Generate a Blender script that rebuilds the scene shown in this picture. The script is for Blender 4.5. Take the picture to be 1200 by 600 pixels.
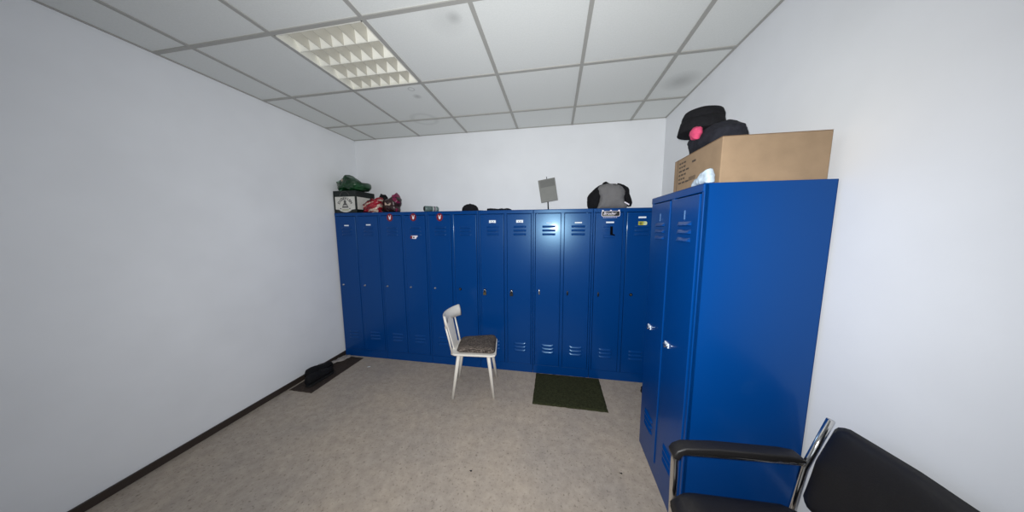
import bpy, bmesh, math, random
from mathutils import Vector, Matrix, noise
from math import pi, sin, cos, radians

for o in list(bpy.data.objects):
    bpy.data.objects.remove(o, do_unlink=True)
SC = bpy.context.scene
COL = SC.collection

# ------------------------------------------------------------------ camera
def rx(a): return Matrix.Rotation(a, 4, 'X')
def ry(a): return Matrix.Rotation(a, 4, 'Y')
def rz(a): return Matrix.Rotation(a, 4, 'Z')
cam_d = bpy.data.cameras.new('camera')
cam_d.sensor_width = 36.0
cam_d.lens = 289.37 / 1200 * 36.0
cam_d.clip_start = 0.02
cam = bpy.data.objects.new('camera', cam_d)
CAM_ROT = rz(0.17221) @ rx(-0.10956) @ ry(0.00462)
cam.matrix_world = Matrix.Translation((2.4207, 0, 1.6018)) @ CAM_ROT @ rx(pi / 2)
COL.objects.link(cam)
SC.camera = cam

# ------------------------------------------------------------------ world, lights, exposure
world = bpy.data.worlds.new('world'); SC.world = world
world.use_nodes = True
world.node_tree.nodes['Background'].inputs[0].default_value = (0.62, 0.72, 0.85, 1)
world.node_tree.nodes['Background'].inputs[1].default_value = 0.5

fl = bpy.data.lights.new('phone_flash', 'SPOT')
fl.energy = 250; fl.spot_size = radians(165); fl.spot_blend = 1.0
fl.shadow_soft_size = 0.012; fl.color = (0.975, 0.985, 0.985)
flo = bpy.data.objects.new('phone_flash', fl)
flo.matrix_world = cam.matrix_world @ Matrix.Translation((-0.015, 0.02, 0))
COL.objects.link(flo)

# added soft fill light, set in an unseen made-up window behind the camera
wl = bpy.data.lights.new('ambient_fill', 'AREA')
wl.shape = 'RECTANGLE'; wl.size = 1.9; wl.size_y = 1.15; wl.energy = 7; wl.color = (0.86, 0.93, 1.0)
wlo = bpy.data.objects.new('ambient_fill', wl)
wlo.matrix_world = Matrix.Translation((1.2, -2.26, 1.65)) @ rx(pi / 2)
COL.objects.link(wlo)

SC.view_settings.view_transform = 'Standard'
SC.view_settings.look = 'None'
SC.view_settings.gamma = 1.0
SC.view_settings.use_curve_mapping = False
SC.view_settings.exposure = -0.2

# ------------------------------------------------------------------ materials
def lin(c):
    return tuple(((v / 255) / 12.92 if v / 255 <= 0.04045 else ((v / 255 + 0.055) / 1.055) ** 2.4) for v in c) + (1.0,)

def mat(name, rgb, rough=0.6, metal=0.0, spec=0.5, vary=0.0, scale=20.0, bump=0.0, bscale=None, detail=4, coat=0.0, alpha=1.0):
    m = bpy.data.materials.new(name); m.use_nodes = True
    nt = m.node_tree; b = nt.nodes['Principled BSDF']
    b.inputs['Base Color'].default_value = lin(rgb)
    b.inputs['Roughness'].default_value = rough
    b.inputs['Metallic'].default_value = metal
    b.inputs['Specular IOR Level'].default_value = spec
    b.inputs['Coat Weight'].default_value = coat
    b.inputs['Alpha'].default_value = alpha
    tc = nt.nodes.new('ShaderNodeTexCoord')
    if vary:
        n = nt.nodes.new('ShaderNodeTexNoise'); n.inputs['Scale'].default_value = scale; n.inputs['Detail'].default_value = detail
        r = nt.nodes.new('ShaderNodeValToRGB')
        a = lin(rgb)
        r.color_ramp.elements[0].color = tuple(max(0, v * (1 - vary)) for v in a[:3]) + (1,)
        r.color_ramp.elements[1].color = tuple(min(1, v * (1 + vary)) for v in a[:3]) + (1,)
        r.color_ramp.elements[0].position = 0.3; r.color_ramp.elements[1].position = 0.7
        nt.links.new(tc.outputs['Object'], n.inputs['Vector'])
        nt.links.new(n.outputs['Fac'], r.inputs['Fac'])
        nt.links.new(r.outputs['Color'], b.inputs['Base Color'])
    if bump:
        n = nt.nodes.new('ShaderNodeTexNoise'); n.inputs['Scale'].default_value = bscale or scale; n.inputs['Detail'].default_value = 3
        bp = nt.nodes.new('ShaderNodeBump'); bp.inputs['Strength'].default_value = bump; bp.inputs['Distance'].default_value = 0.004
        nt.links.new(tc.outputs['Object'], n.inputs['Vector'])
        nt.links.new(n.outputs['Fac'], bp.inputs['Height'])
        nt.links.new(bp.outputs['Normal'], b.inputs['Normal'])
    return m

M = {}
M['wall'] = mat('wall_paint', (232, 234, 237), 0.75, vary=0.03, scale=2.5, bump=0.06, bscale=90)
M['base'] = mat('baseboard_brown', (52, 43, 38), 0.5)
M['grid'] = mat('ceiling_grid_metal', (166, 165, 160), 0.5)
M['blue'] = mat('locker_blue_paint', (0, 57, 122), 0.285, spec=0.40, bump=0.02, bscale=45, coat=0.06)
_b = M['blue'].node_tree.nodes['Principled BSDF']
_b.inputs['Specular Tint'].default_value = (0.45, 0.78, 1.0, 1); _b.inputs['Coat Roughness'].default_value = 0.10; _b.inputs['Coat Tint'].default_value = (0.9, 0.97, 1.0, 1)
M['blue_in'] = mat('card_notch_blue', (6, 50, 118), 0.5)  # blue of the notch in the wide name cards
M['slot'] = mat('vent_slot_black', (5, 7, 12), 0.8, spec=0.05)  # black that paints the darkness inside openings left uncut
M['white_card'] = mat('white_card', (225, 232, 240), 0.5)
M['steel'] = mat('bright_steel', (205, 205, 205), 0.25, metal=1.0)
M['chrome'] = mat('chrome', (215, 213, 210), 0.12, metal=1.0)
M['dark_steel'] = mat('dark_steel', (60, 62, 64), 0.35, metal=0.9)
M['brass'] = mat('aged_brass', (128, 118, 92), 0.35, metal=0.9)
M['black'] = mat('black_plastic', (18, 18, 20), 0.45)
M['black_cloth'] = mat('black_cloth', (22, 22, 25), 0.9, spec=0.2, vary=0.25, scale=60, bump=0.3, bscale=120)
M['grey_cloth'] = mat('grey_marl_cloth', (118, 117, 118), 0.95, spec=0.1, vary=0.10, scale=180, bump=0.25, bscale=200)
M['white_paint'] = mat('white_chair_paint', (226, 221, 212), 0.4, vary=0.03, scale=12)
M['lamp_white'] = mat('lamp_satin_white', (238, 237, 226), 0.30)
M['lamp_reflector'] = mat('lamp_reflector_lit', (240, 239, 230), 0.30)  # brighter tone paints the lit faces of the louvre
M['lamp_blade'] = mat('lamp_blade_shaded', (196, 193, 180), 0.35)  # greyed to paint the louvre's shaded faces
M['lamp_gap'] = mat('lamp_slot_shade', (92, 90, 84), 0.6)
M['lamp_tube'] = mat('lamp_tube_glass', (235, 233, 225), 0.3)
M['mat_green'] = mat('doormat_olive', (52, 54, 36), 0.95, spec=0.1, vary=0.35, scale=70, bump=0.8, bscale=260)
M['mat_brown'] = mat('doormat_brown', (62, 54, 50), 0.95, spec=0.1, vary=0.25, scale=50, bump=0.6, bscale=220)
M['rag'] = mat('grey_rag', (140, 134, 130), 0.9, vary=0.2, scale=30)
M['crate'] = mat('crate_dark_green', (10, 21, 18), 0.5)
M['crate_label'] = mat('crate_label_cream', (205, 203, 196), 0.55, vary=0.06, scale=30)
M['print_grey'] = mat('crate_print_grey', (84, 82, 82), 0.6)
M['print_cream'] = mat('print_cream', (176, 176, 150), 0.6)
M['bag_green'] = mat('green_bag_plastic', (16, 58, 30), 0.28, vary=0.7, scale=9, bump=0.25, bscale=30)
M['bag_green_pale'] = mat('green_bag_pale_print', (120, 165, 140), 0.3)
M['bag_red'] = mat('red_bag_plastic', (138, 18, 36), 0.3, vary=0.45, scale=14, bump=0.3, bscale=30)
M['bag_cream'] = mat('bag_cream_print', (190, 168, 152), 0.35)
M['bag_dark'] = mat('dark_bag_plastic', (44, 24, 26), 0.3, vary=0.7, scale=12, bump=0.3, bscale=30)
M['magenta'] = mat('bag_magenta', (112, 20, 62), 0.35, vary=0.3, scale=20)
M['can_green'] = mat('can_grey_green', (92, 112, 110), 0.4, vary=0.15, scale=30)
M['can_violet'] = mat('can_violet_grey', (112, 98, 112), 0.4)
M['can_pale'] = mat('can_pale', (165, 175, 172), 0.4)
M['board'] = mat('grey_board', (116, 117, 113), 0.6, vary=0.05, scale=25)
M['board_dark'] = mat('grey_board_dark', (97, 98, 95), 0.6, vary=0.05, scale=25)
M['cardboard'] = mat('cardboard', (146, 124, 100), 0.85, spec=0.15, vary=0.08, scale=14)
M['cardboard_tape'] = mat('cardboard_tape', (138, 110, 82), 0.45)
M['ink'] = mat('box_ink', (72, 60, 50), 0.8)
M['clear_bag'] = mat('thin_bag_plastic', (176, 192, 206), 0.25, vary=0.25, scale=30)
M['pink'] = mat('pink_fabric', (196, 66, 104), 0.8, vary=0.2, scale=40)
M['navy_cloth'] = mat('navy_black_cloth', (34, 35, 42), 0.85, spec=0.2, vary=0.25, scale=40, bump=0.3, bscale=80)
M['red_st'] = mat('sticker_red', (120, 10, 26), 0.4)
M['white_st'] = mat('sticker_white', (232, 226, 236), 0.4)
M['black_st'] = mat('sticker_black', (10, 12, 14), 0.35)
M['card_faint'] = mat('faded_card', (84, 124, 172), 0.5)
M['yellow_st'] = mat('sticker_yellow', (176, 170, 40), 0.4)
M['olive_st'] = mat('sticker_olive', (116, 112, 20), 0.4)
M['pale_st'] = mat('sticker_pale_yellow', (205, 212, 160), 0.4)
M['vinyl'] = mat('black_vinyl', (24, 22, 22), 0.5, bump=0.15, bscale=150)
M['rubber'] = mat('rubber', (12, 12, 13), 0.7)
M['pvc'] = mat('window_pvc', (230, 230, 230), 0.4)
M['door_paint'] = mat('door_grey_paint', (196, 196, 192), 0.5)

def tweed():
    m = mat('cushion_tweed', (72, 66, 62), 0.95, spec=0.1)
    nt = m.node_tree; b = nt.nodes['Principled BSDF']; tc = nt.nodes.new('ShaderNodeTexCoord')
    w = nt.nodes.new('ShaderNodeTexWave'); w.inputs['Scale'].default_value = 26; w.inputs['Distortion'].default_value = 9
    w.inputs['Detail'].default_value = 3; w.inputs['Detail Scale'].default_value = 5; w.bands_direction = 'Y'
    n = nt.nodes.new('ShaderNodeTexNoise'); n.inputs['Scale'].default_value = 110
    mx = nt.nodes.new('ShaderNodeMath'); mx.operation = 'MULTIPLY'
    r = nt.nodes.new('ShaderNodeValToRGB')
    r.color_ramp.elements[0].color = lin((40, 36, 35)); r.color_ramp.elements[1].color = lin((140, 128, 118))
    r.color_ramp.elements[0].position = 0.12; r.color_ramp.elements[1].position = 0.55
    nt.links.new(tc.outputs['Object'], w.inputs['Vector']); nt.links.new(tc.outputs['Object'], n.inputs['Vector'])
    nt.links.new(w.outputs['Fac'], mx.inputs[0]); nt.links.new(n.outputs['Fac'], mx.inputs[1])
    nt.links.new(mx.outputs[0], r.inputs['Fac']); nt.links.new(r.outputs['Color'], b.inputs['Base Color'])
    return m
M['tweed'] = tweed()

def floor_mat():
    m = mat('floor_linoleum', (150, 142, 133), 0.55, spec=0.35)
    nt = m.node_tree; b = nt.nodes['Principled BSDF']; tc = nt.nodes.new('ShaderNodeTexCoord')
    def nz(s, d, rough=0.6):
        n = nt.nodes.new('ShaderNodeTexNoise'); n.inputs['Scale'].default_value = s; n.inputs['Detail'].default_value = d
        n.inputs['Roughness'].default_value = rough
        nt.links.new(tc.outputs['Object'], n.inputs['Vector']); return n
    n1 = nz(16, 8, 0.7); n2 = nz(1.6, 3); n3 = nz(60, 3)
    r1 = nt.nodes.new('ShaderNodeValToRGB')
    r1.color_ramp.elements[0].color = lin((158, 146, 133)); r1.color_ramp.elements[0].position = 0.28
    r1.color_ramp.elements[1].color = lin((188, 175, 160)); r1.color_ramp.elements[1].position = 0.72
    r2 = nt.nodes.new('ShaderNodeValToRGB')
    r2.color_ramp.elements[0].color = (0.82, 0.84, 0.88, 1); r2.color_ramp.elements[0].position = 0.3
    r2.color_ramp.elements[1].color = (1.0, 0.985, 0.96, 1); r2.color_ramp.elements[1].position = 0.7
    r3 = nt.nodes.new('ShaderNodeValToRGB')
    r3.color_ramp.elements[0].color = (0.55, 0.53, 0.51, 1); r3.color_ramp.elements[0].position = 0.30
    r3.color_ramp.elements[1].color = (1, 1, 1, 1); r3.color_ramp.elements[1].position = 0.42
    def mul(a, c):
        x = nt.nodes.new('ShaderNodeMix'); x.data_type = 'RGBA'; x.blend_type = 'MULTIPLY'; x.inputs[0].default_value = 1
        nt.links.new(a, x.inputs[6]); nt.links.new(c, x.inputs[7]); return x.outputs[2]
    for n, r in ((n1, r1), (n2, r2), (n3, r3)): nt.links.new(n.outputs['Fac'], r.inputs['Fac'])
    nt.links.new(mul(mul(r1.outputs[0], r2.outputs[0]), r3.outputs[0]), b.inputs['Base Color'])
    return m
M['floor'] = floor_mat()

def ceiling_mat():
    m = mat('ceiling_tile', (226, 228, 226), 0.9, spec=0.1)
    nt = m.node_tree; b = nt.nodes['Principled BSDF']; tc = nt.nodes.new('ShaderNodeTexCoord')
    n = nt.nodes.new('ShaderNodeTexNoise'); n.inputs['Scale'].default_value = 120; n.inputs['Detail'].default_value = 2
    r = nt.nodes.new('ShaderNodeValToRGB')
    r.color_ramp.elements[0].color = lin((216, 219, 216)); r.color_ramp.elements[1].color = lin((229, 231, 229))
    nt.links.new(tc.outputs['Object'], n.inputs['Vector']); nt.links.new(n.outputs['Fac'], r.inputs['Fac'])
    last = r.outputs[0]
    # old stains on the tiles: (x, y, radius, strength, ring)
    for (sx, sy, rad, st, ring) in ((3.40, 2.33, 0.10, 0.28, 0), (1.847, 1.44, 0.035, 0.22, 0), (1.80, 1.45, 0.09, 0.10, 0),
                                    (1.209, 2.047, 0.026, 0.30, 1), (1.195, 2.162, 0.030, 0.30, 0), (1.02, 2.60, 0.13, 0.12, 1)):
        d = nt.nodes.new('ShaderNodeVectorMath'); d.operation = 'DISTANCE'
        d.inputs[1].default_value = (sx, sy, 2.78)
        nt.links.new(tc.outputs['Object'], d.inputs[0])
        mr = nt.nodes.new('ShaderNodeValToRGB'); e = mr.color_ramp.elements
        nd = nt.nodes.new('ShaderNodeMath'); nd.operation = 'DIVIDE'; nd.inputs[1].default_value = rad * 1.6
        nt.links.new(d.outputs['Value'], nd.inputs[0]); nt.links.new(nd.outputs[0], mr.inputs['Fac'])
        dk = (1 - st, 1 - st, 1 - st, 1)
        if ring:
            e[0].color = (1, 1, 1, 1); e[0].position = 0.42; e[1].color = (1, 1, 1, 1); e[1].position = 0.78
            k = e.new(0.6); k.color = dk
        else:
            e[0].color = dk; e[0].position = 0.15; e[1].color = (1, 1, 1, 1); e[1].position = 0.95
        x = nt.nodes.new('ShaderNodeMix'); x.data_type = 'RGBA'; x.blend_type = 'MULTIPLY'; x.inputs[0].default_value = 1
        nt.links.new(last, x.inputs[6]); nt.links.new(mr.outputs[0], x.inputs[7]); last = x.outputs[2]
    nt.links.new(last, b.inputs['Base Color'])
    return m
M['tile'] = ceiling_mat()

# ------------------------------------------------------------------ mesh helpers
class MB:
    def __init__(self, *mats):
        self.bm = bmesh.new(); self.mats = [M[k] for k in mats]; self.keys = list(mats)
    def mi(self, key):
        if key is None: return 0
        if key not in self.keys: self.keys.append(key); self.mats.append(M[key])
        return self.keys.index(key)
    def merge(self, tmp, key, smooth=False, xf=None):
        i = self.mi(key)
        if xf is not None: bmesh.ops.transform(tmp, matrix=xf, verts=tmp.verts)
        for f in tmp.faces:
            if key is not None: f.material_index = i
            f.smooth = smooth
        me = bpy.data.meshes.new('tmp'); tmp.to_mesh(me); tmp.free()
        self.bm.from_mesh(me); bpy.data.meshes.remove(me)
    def box(self, a, b, key=None, bev=0.0, seg=2, xf=None):
        t = bmesh.new(); bmesh.ops.create_cube(t, size=1)
        for v in t.verts:
            v.co = Vector(((a[i] + b[i]) / 2 + v.co[i] * (b[i] - a[i]) for i in range(3)))
        if bev: bmesh.ops.bevel(t, geom=t.edges[:], offset=bev, segments=seg, profile=0.5, affect='EDGES')
        self.merge(t, key if key else self.keys[0], bev > 0.006, xf)
    def tube(self, pts, r, key=None, n=10, cap=True, xf=None):
        pts = [Vector(p) for p in pts]; t = bmesh.new(); rings = []
        rr = r if isinstance(r, (list, tuple)) else [r] * len(pts)
        up = None
        for i, p in enumerate(pts):
            d = (pts[min(i + 1, len(pts) - 1)] - pts[max(i - 1, 0)]).normalized()
            if up is None:
                up = Vector((0, 0, 1)) if abs(d.z) < 0.9 else Vector((1, 0, 0))
            s = d.cross(up).normalized(); up = s.cross(d).normalized()
            rings.append([t.verts.new(p + (s * cos(2 * pi * k / n) + up * sin(2 * pi * k / n)) * rr[i]) for k in range(n)])
        for a, b in zip(rings, rings[1:]):
            for k in range(n): t.faces.new((a[k], a[(k + 1) % n], b[(k + 1) % n], b[k]))
        if cap: t.faces.new(rings[0][::-1]); t.faces.new(rings[-1])
        bmesh.ops.recalc_face_normals(t, faces=t.faces[:])
        self.merge(t, key if key else self.keys[0], True, xf)
    def lathe(self, prof, key=None, n=28, xf=None, smooth=True):
        t = bmesh.new(); rings = []
        for r, z in prof:
            rings.append([t.verts.new((r * cos(2 * pi * k / n), r * sin(2 * pi * k / n), z)) for k in range(n)])
        for a, b in zip(rings, rings[1:]):
            for k in range(n): t.faces.new((a[k], a[(k + 1) % n], b[(k + 1) % n], b[k]))
        t.faces.new(rings[0][::-1]); t.faces.new(rings[-1])
        bmesh.ops.remove_doubles(t, verts=t.verts[:], dist=1e-6)
        bmesh.ops.recalc_face_normals(t, faces=t.faces[:])
        self.merge(t, key if key else self.keys[0], smooth, xf)
    def prism(self, poly, h0, h1, key=None, xf=None, bev=0.0, seg=2, smooth=False):
        """poly in local xy, extruded along z"""
        t = bmesh.new()
        a = [t.verts.new((p[0], p[1], h0)) for p in poly]; b = [t.verts.new((p[0], p[1], h1)) for p in poly]
        n = len(poly)
        fa = t.faces.new(a[::-1]); fb = t.faces.new(b)
        for k in range(n): t.faces.new((a[k], a[(k + 1) % n], b[(k + 1) % n], b[k]))
        bmesh.ops.recalc_face_normals(t, faces=t.faces[:])
        if bev:
            ed = [e for e in t.edges if abs(e.verts[0].co.z - e.verts[1].co.z) < 1e-9]
            bmesh.ops.bevel(t, geom=ed, offset=bev, segments=seg, profile=0.5, affect='EDGES')
        self.merge(t, key if key else self.keys[0], smooth, xf)
    def text(self, s, size, xf, key, ext=0.0004, shear=0.0, bold=0.0):
        cu = bpy.data.curves.new('txt', 'FONT'); cu.body = s; cu.size = size; cu.extrude = ext; cu.shear = shear
        cu.align_x = 'CENTER'; cu.align_y = 'CENTER'; cu.offset = bold; cu.resolution_u = 2
        ob = bpy.data.objects.new('txt', cu); COL.objects.link(ob)
        dg = bpy.context.evaluated_depsgraph_get(); dg.update()
        me = bpy.data.meshes.new_from_object(ob.evaluated_get(dg))
        t = bmesh.new(); t.from_mesh(me)
        bpy.data.meshes.remove(me); bpy.data.objects.remove(ob); bpy.data.curves.remove(cu)
        self.merge(t, key, False, xf)
    def blob(self, outline, to3d, depth, key, seed=0, amp=0.008, freq=14, rings=14, nseg=80, matfn=None, zmin=None, flat=2.4):
        """a cushion-like solid swollen from an outline"""
        n = len(outline); P = [Vector(p) for p in outline]
        L = [0]
        for i in range(n): L.append(L[-1] + (P[(i + 1) % n] - P[i]).length)
        B = []
        for k in range(nseg):
            s = L[-1] * k / nseg
            i = max(j for j in range(n) if L[j] <= s + 1e-9)
            f = (s - L[i]) / max(1e-9, L[i + 1] - L[i])
            B.append(P[i].lerp(P[(i + 1) % n], f))
        c = sum(B, Vector((0, 0))) / nseg
        t = bmesh.new(); off = Vector((seed * 7.3, seed * 3.1, seed * 1.7))
        def vert(q, th):
            co = Vector(to3d(q[0], q[1], th))
            co += noise.noise_vector(co * freq + off) * amp + noise.noise_vector(co * freq * 2.7 + off) * amp * 0.45
            if zmin is not None and co.z < zmin: co.z = zmin
            return t.verts.new(co)
        sides = []
        edge = [vert(q, 0) for q in B]
        for sgn in (1, -1):
            rg = [edge]
            for j in range(1, rings):
                r = 1 - j / rings
                th = sgn * depth * (1 - r ** flat) ** 0.5
                rg.append([vert(c.lerp(q, r), th) for q in B])
            top = vert(c, sgn * depth)
            for a, b in zip(rg, rg[1:]):
                for k in range(nseg):
                    t.faces.new((a[k], a[(k + 1) % nseg], b[(k + 1) % nseg], b[k]))
            for k in range(nseg): t.faces.new((rg[-1][k], rg[-1][(k + 1) % nseg], top))
        bmesh.ops.recalc_face_normals(t, faces=t.faces[:])
        i0 = self.mi(key)
        for f in t.faces:
            f.material_index = self.mi(matfn(f.calc_center_median())) if matfn else i0
        self.merge(t, None, True)
    def build(self, name, parent=None, **props):
        me = bpy.data.meshes.new(name)
        self.bm.normal_update(); self.bm.to_mesh(me); self.bm.free()
        for m in self.mats: me.materials.append(m)
        o = bpy.data.objects.new(name, me); COL.objects.link(o)
        if parent: o.parent = parent
        for k, v in props.items(): o[k] = v
        return o

def thing(name, label, cat, loc=(0, 0, 0), rot=0.0, group=None):
    o = bpy.data.objects.new(name, None); COL.objects.link(o)
    o.location = loc; o.rotation_euler = (0, 0, rot); o.empty_display_size = 0.1
    o['label'] = label; o['category'] = cat
    if group: o['group'] = group
    return o
def tag(o, label, cat, group=None):
    o['label'] = label; o['category'] = cat
    if group: o['group'] = group
    return o
def copy_tree(o, parent=None):
    c = o.copy(); COL.objects.link(c)
    if parent: c.parent = parent
    for ch in list(o.children): copy_tree(ch, c)
    return c
def T(x, y, z): return Matrix.Translation((x, y, z))
def arc(c, r, a0, a1, n, plane='xz'):
    out = []
    for k in range(n + 1):
        a = a0 + (a1 - a0) * k / n
        p = [c[0], c[1], c[2]]
        i, j = {'xz': (0, 2), 'xy': (0, 1), 'yz': (1, 2)}[plane]
        p[i] += r * cos(a); p[j] += r * sin(a); out.append(tuple(p))
    return out

# ------------------------------------------------------------------ the room
X0, X1, Y0, Y1, H = -0.225, 3.572, -2.2, 3.02, 2.77
TL, GX, GY = 0.625, 0.0934, 2.5972
W = 0.12
def struct(mb, name, parent=None):
    return mb.build(name, parent, kind='structure')
m = MB('floor'); m.box((X0 - W, Y0 - W, -0.1), (X1 + W, Y1 + W, 0)); struct(m, 'floor')
m = MB('wall'); m.box((X0 - W, Y0 - W, 0), (X0, Y1 + W, H + 0.25)); struct(m, 'wall_left')
m = MB('wall'); m.box((X1, Y0 - W, 0), (X1 + W, Y1 + W, H + 0.25)); struct(m, 'wall_right')
m = MB('wall'); m.box((X0, Y1, 0), (X1, Y1 + W, H + 0.25)); struct(m, 'wall_back')
m = MB('wall')
WX0, WX1, WZ0, WZ1 = 0.2, 2.2, 1.05, 2.25
DX0, DX1, DZ = 2.45, 3.3, 2.02
m.box((X0, Y0 - W, 0), (WX0, Y0, H + 0.25)); m.box((WX0, Y0 - W, 0), (WX1, Y0, WZ0)); m.box((WX0, Y0 - W, WZ1), (WX1, Y0, H + 0.25))
m.box((WX1, Y0 - W, 0), (DX0, Y0, H + 0.25)); m.box((DX0, Y0 - W, DZ), (DX1, Y0, H + 0.25)); m.box((DX1, Y0 - W, 0), (X1, Y0, H + 0.25))
struct(m, 'wall_front')
m = MB('pvc')
for a, b in (((WX0, WZ0), (WX0 + .05, WZ1)), ((WX1 - .05, WZ0), (WX1, WZ1)), ((WX0, WZ0), (WX1, WZ0 + .05)), ((WX0, WZ1 - .05), (WX1, WZ1)),
             ((1.17, WZ0), (1.23, WZ1))):
    m.box((a[0], Y0 - 0.05, a[1]), (b[0], Y0 - 0.005, b[1]), bev=0.004)
struct(m, 'added_window_1')  # unseen window, added to hold the fill light
m = MB('door_paint'); m.box((DX0, Y0 - 0.09, 0.0), (DX1, Y0 - 0.045, DZ), bev=0.003); struct(m, 'door_1')
# skirting
m = MB('base'); m.box((X0, Y0, 0), (X0 + 0.014, Y1, 0.055), bev=0.004); struct(m, 'baseboard_left')
m = MB('base'); m.box((X1 - 0.014, Y0, 0), (X1, Y1, 0.055), bev=0.004); struct(m, 'baseboard_right')
m = MB('base'); m.box((X0 + 0.014, Y1 - 0.014, 0), (X1 - 0.014, Y1, 0.055), bev=0.004); struct(m, 'baseboard_back')

# suspended ceiling: tiles on an exposed grid, one tile left out for the lamp
LX0, LX1, LY0, LY1 = GX + TL, GX + 2 * TL, GY - 2 * TL, GY - TL
xs = [X0] + [GX + k * TL for k in range(6)] + [X1]
ys = [Y0] + [GY - j * TL for j in range(7, -1, -1)] + [Y1]
m = MB('tile')
for i in range(len(xs) - 1):
    for j in range(len(ys) - 1):
        if abs(xs[i] - LX0) < 1e-3 and abs(ys[j] - LY0) < 1e-3: continue
        m.box((xs[i] + .002, ys[j] + .002, H + 0.006), (xs[i + 1] - .002, ys[j + 1] - .002, H + 0.022))
ceil = struct(m, 'ceiling')
m = MB('grid')
for x in xs[1:-1]: m.box((x - .012, Y0, H), (x + .012, Y1, H + .006))
for y in ys[1:-1]: m.box((X0, y - .012, H - .0002), (X1, y + .012, H + .006))
m.box((X0, Y0, H), (X0 + .012, Y1, H + .006)); m.box((X1 - .012, Y0, H), (X1, Y1, H + .006))
m.box((X0, Y1 - .012, H), (X1, Y1, H + .006)); m.box((X0, Y0, H), (X1, Y0 + .012, H + .006))
struct(m, 'ceiling_grid', ceil)
m = MB('wall'); m.box((X0 - W, Y0 - W, H + .25), (X1 + W, Y1 + W, H + .33)); struct(m, 'roof_slab')

# louvre lamp, switched off
lamp = thing('ceiling_light', 'unlit square ceiling lamp with white louvre grid set among the tiles', 'lamp', ((LX0 + LX1) / 2, (LY0 + LY1) / 2, H))
S = TL / 2 - 0.014
m = MB('lamp_white')
m.box((-S, -S, .095), (S, S, .10), 'lamp_gap')  # top plate coloured dark so the slots below look shaded
m.box((-S, -S, .0), (-S + .006, S, .095)); m.box((S - .006, -S, .0), (S, S, .095)); m.box((-S, -S, .0), (S, -S + .006, .095)); m.box((-S, S - .006, .0), (S, S, .095))
m.build('housing', lamp)
RP = 2 * S / 4
for r in range(4):
    y0 = -S + r * RP; yc = y0 + RP / 2
    # curved side reflectors of the row
    m = MB('lamp_reflector')
    for sg in (-1, 1):
        t = bmesh.new(); rows = []
        for k in range(9):
            f = k / 8
            z = 0.002 + 0.062 * f
            yy = yc + sg * (RP / 2 - 0.002 - (RP / 2 - 0.036) * (f ** 1.6))
            rows.append((t.verts.new((-S + .006, yy, z)), t.verts.new((S - .006, yy, z)), ))
        for a, b in zip(rows, rows[1:]): t.faces.new((a[0], a[1], b[1], b[0]))
        m.merge(t, 'lamp_reflector', True)
    m.build('reflector', lamp)
    m = MB('lamp_tube'); m.tube([(-S + .01, yc, .081), (S - .01, yc, .081)], .010, n=14); m.build('tube', lamp)
    for q in range(1, 7):
        xc = -S + 2 * S * q / 7
        m = MB('lamp_blade'); t = bmesh.new(); L_, R_ = [], []
        for side, store in ((-1, L_), (1, R_)):
            for k in range(7):
                f = k / 6; z = 0.002 + 0.060 * f
                hw = RP / 2 - 0.003 - (RP / 2 - 0.036) * (f ** 1.6)
                xx = xc + side * (0.002 + 0.028 * f ** 1.5)
                store.append((t.verts.new((xx, yc - hw, z)), t.verts.new((xx, yc + hw, z))))
        for st in (L_, R_):
            for a, b in zip(st, st[1:]): t.faces.new((a[0], a[1], b[1], b[0]))
        t.faces.new((L_[0][0], L_[0][1], R_[0][1], R_[0][0]))
        t.faces.new((L_[-1][0], L_[-1][1], R_[-1][1], R_[-1][0]))
        for a, b, c, d in zip(L_, L_[1:], R_[1:], R_):
            t.faces.new((a[0], b[0], c[0], d[0])); t.faces.new((a[1], b[1], c[1], d[1]))
        bmesh.ops.recalc_face_normals(t, faces=t.faces[:])
        m.merge(t, 'lamp_blade', False); m.build('louvre_blade', lamp)

# ------------------------------------------------------------------ lockers
LY, LH, LD, LP = 2.6085, 1.80, 0.405, 0.3005
LXL = -0.2068
UW = 2 * LP - 0.003
D0, D1 = (0.022, 0.281), (0.319, UW - 0.022)
DZ0, DZ1 = 0.10, 1.757

def louvre(mb, x, z, w=0.135, h=0.021, out=0.010):
    t = bmesh.new(); nu, nv = 18, 6; g = []
    for j in range(nv + 1):
        f = j / nv; row = []
        for i in range(nu + 1):
            u = i / nu
            e = max(0.0, 1 - abs(2 * u - 1) ** 5) ** 0.6
            pr = sin(f * pi / 2) * out * e
            zz = z - h * f + (1 - e) * h * 0.0
            row.append(t.verts.new((x - w / 2 + w * u, -0.0045 - pr, zz)))
        g.append(row)
    for j in range(nv):
        for i in range(nu): t.faces.new((g[j][i], g[j][i + 1], g[j + 1][i + 1], g[j + 1][i]))
    # the open lower lip
    low = [t.verts.new((v.co.x, -0.0042, v.co.z + 0.0012)) for v in g[-1]]
    for i in range(nu):
        f = t.faces.new((g[-1][i], g[-1][i + 1], low[i + 1], low[i]))
    bmesh.ops.recalc_face_normals(t, faces=t.faces[:])
    mb.merge(t, 'blue', True)
    mb.box((x - w / 2 + .006, -0.0052, z - h - .0015), (x + w / 2 - .006, -0.0042, z - h + 0.0005), 'slot')  # black strip paints the dark gap under the hood

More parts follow.
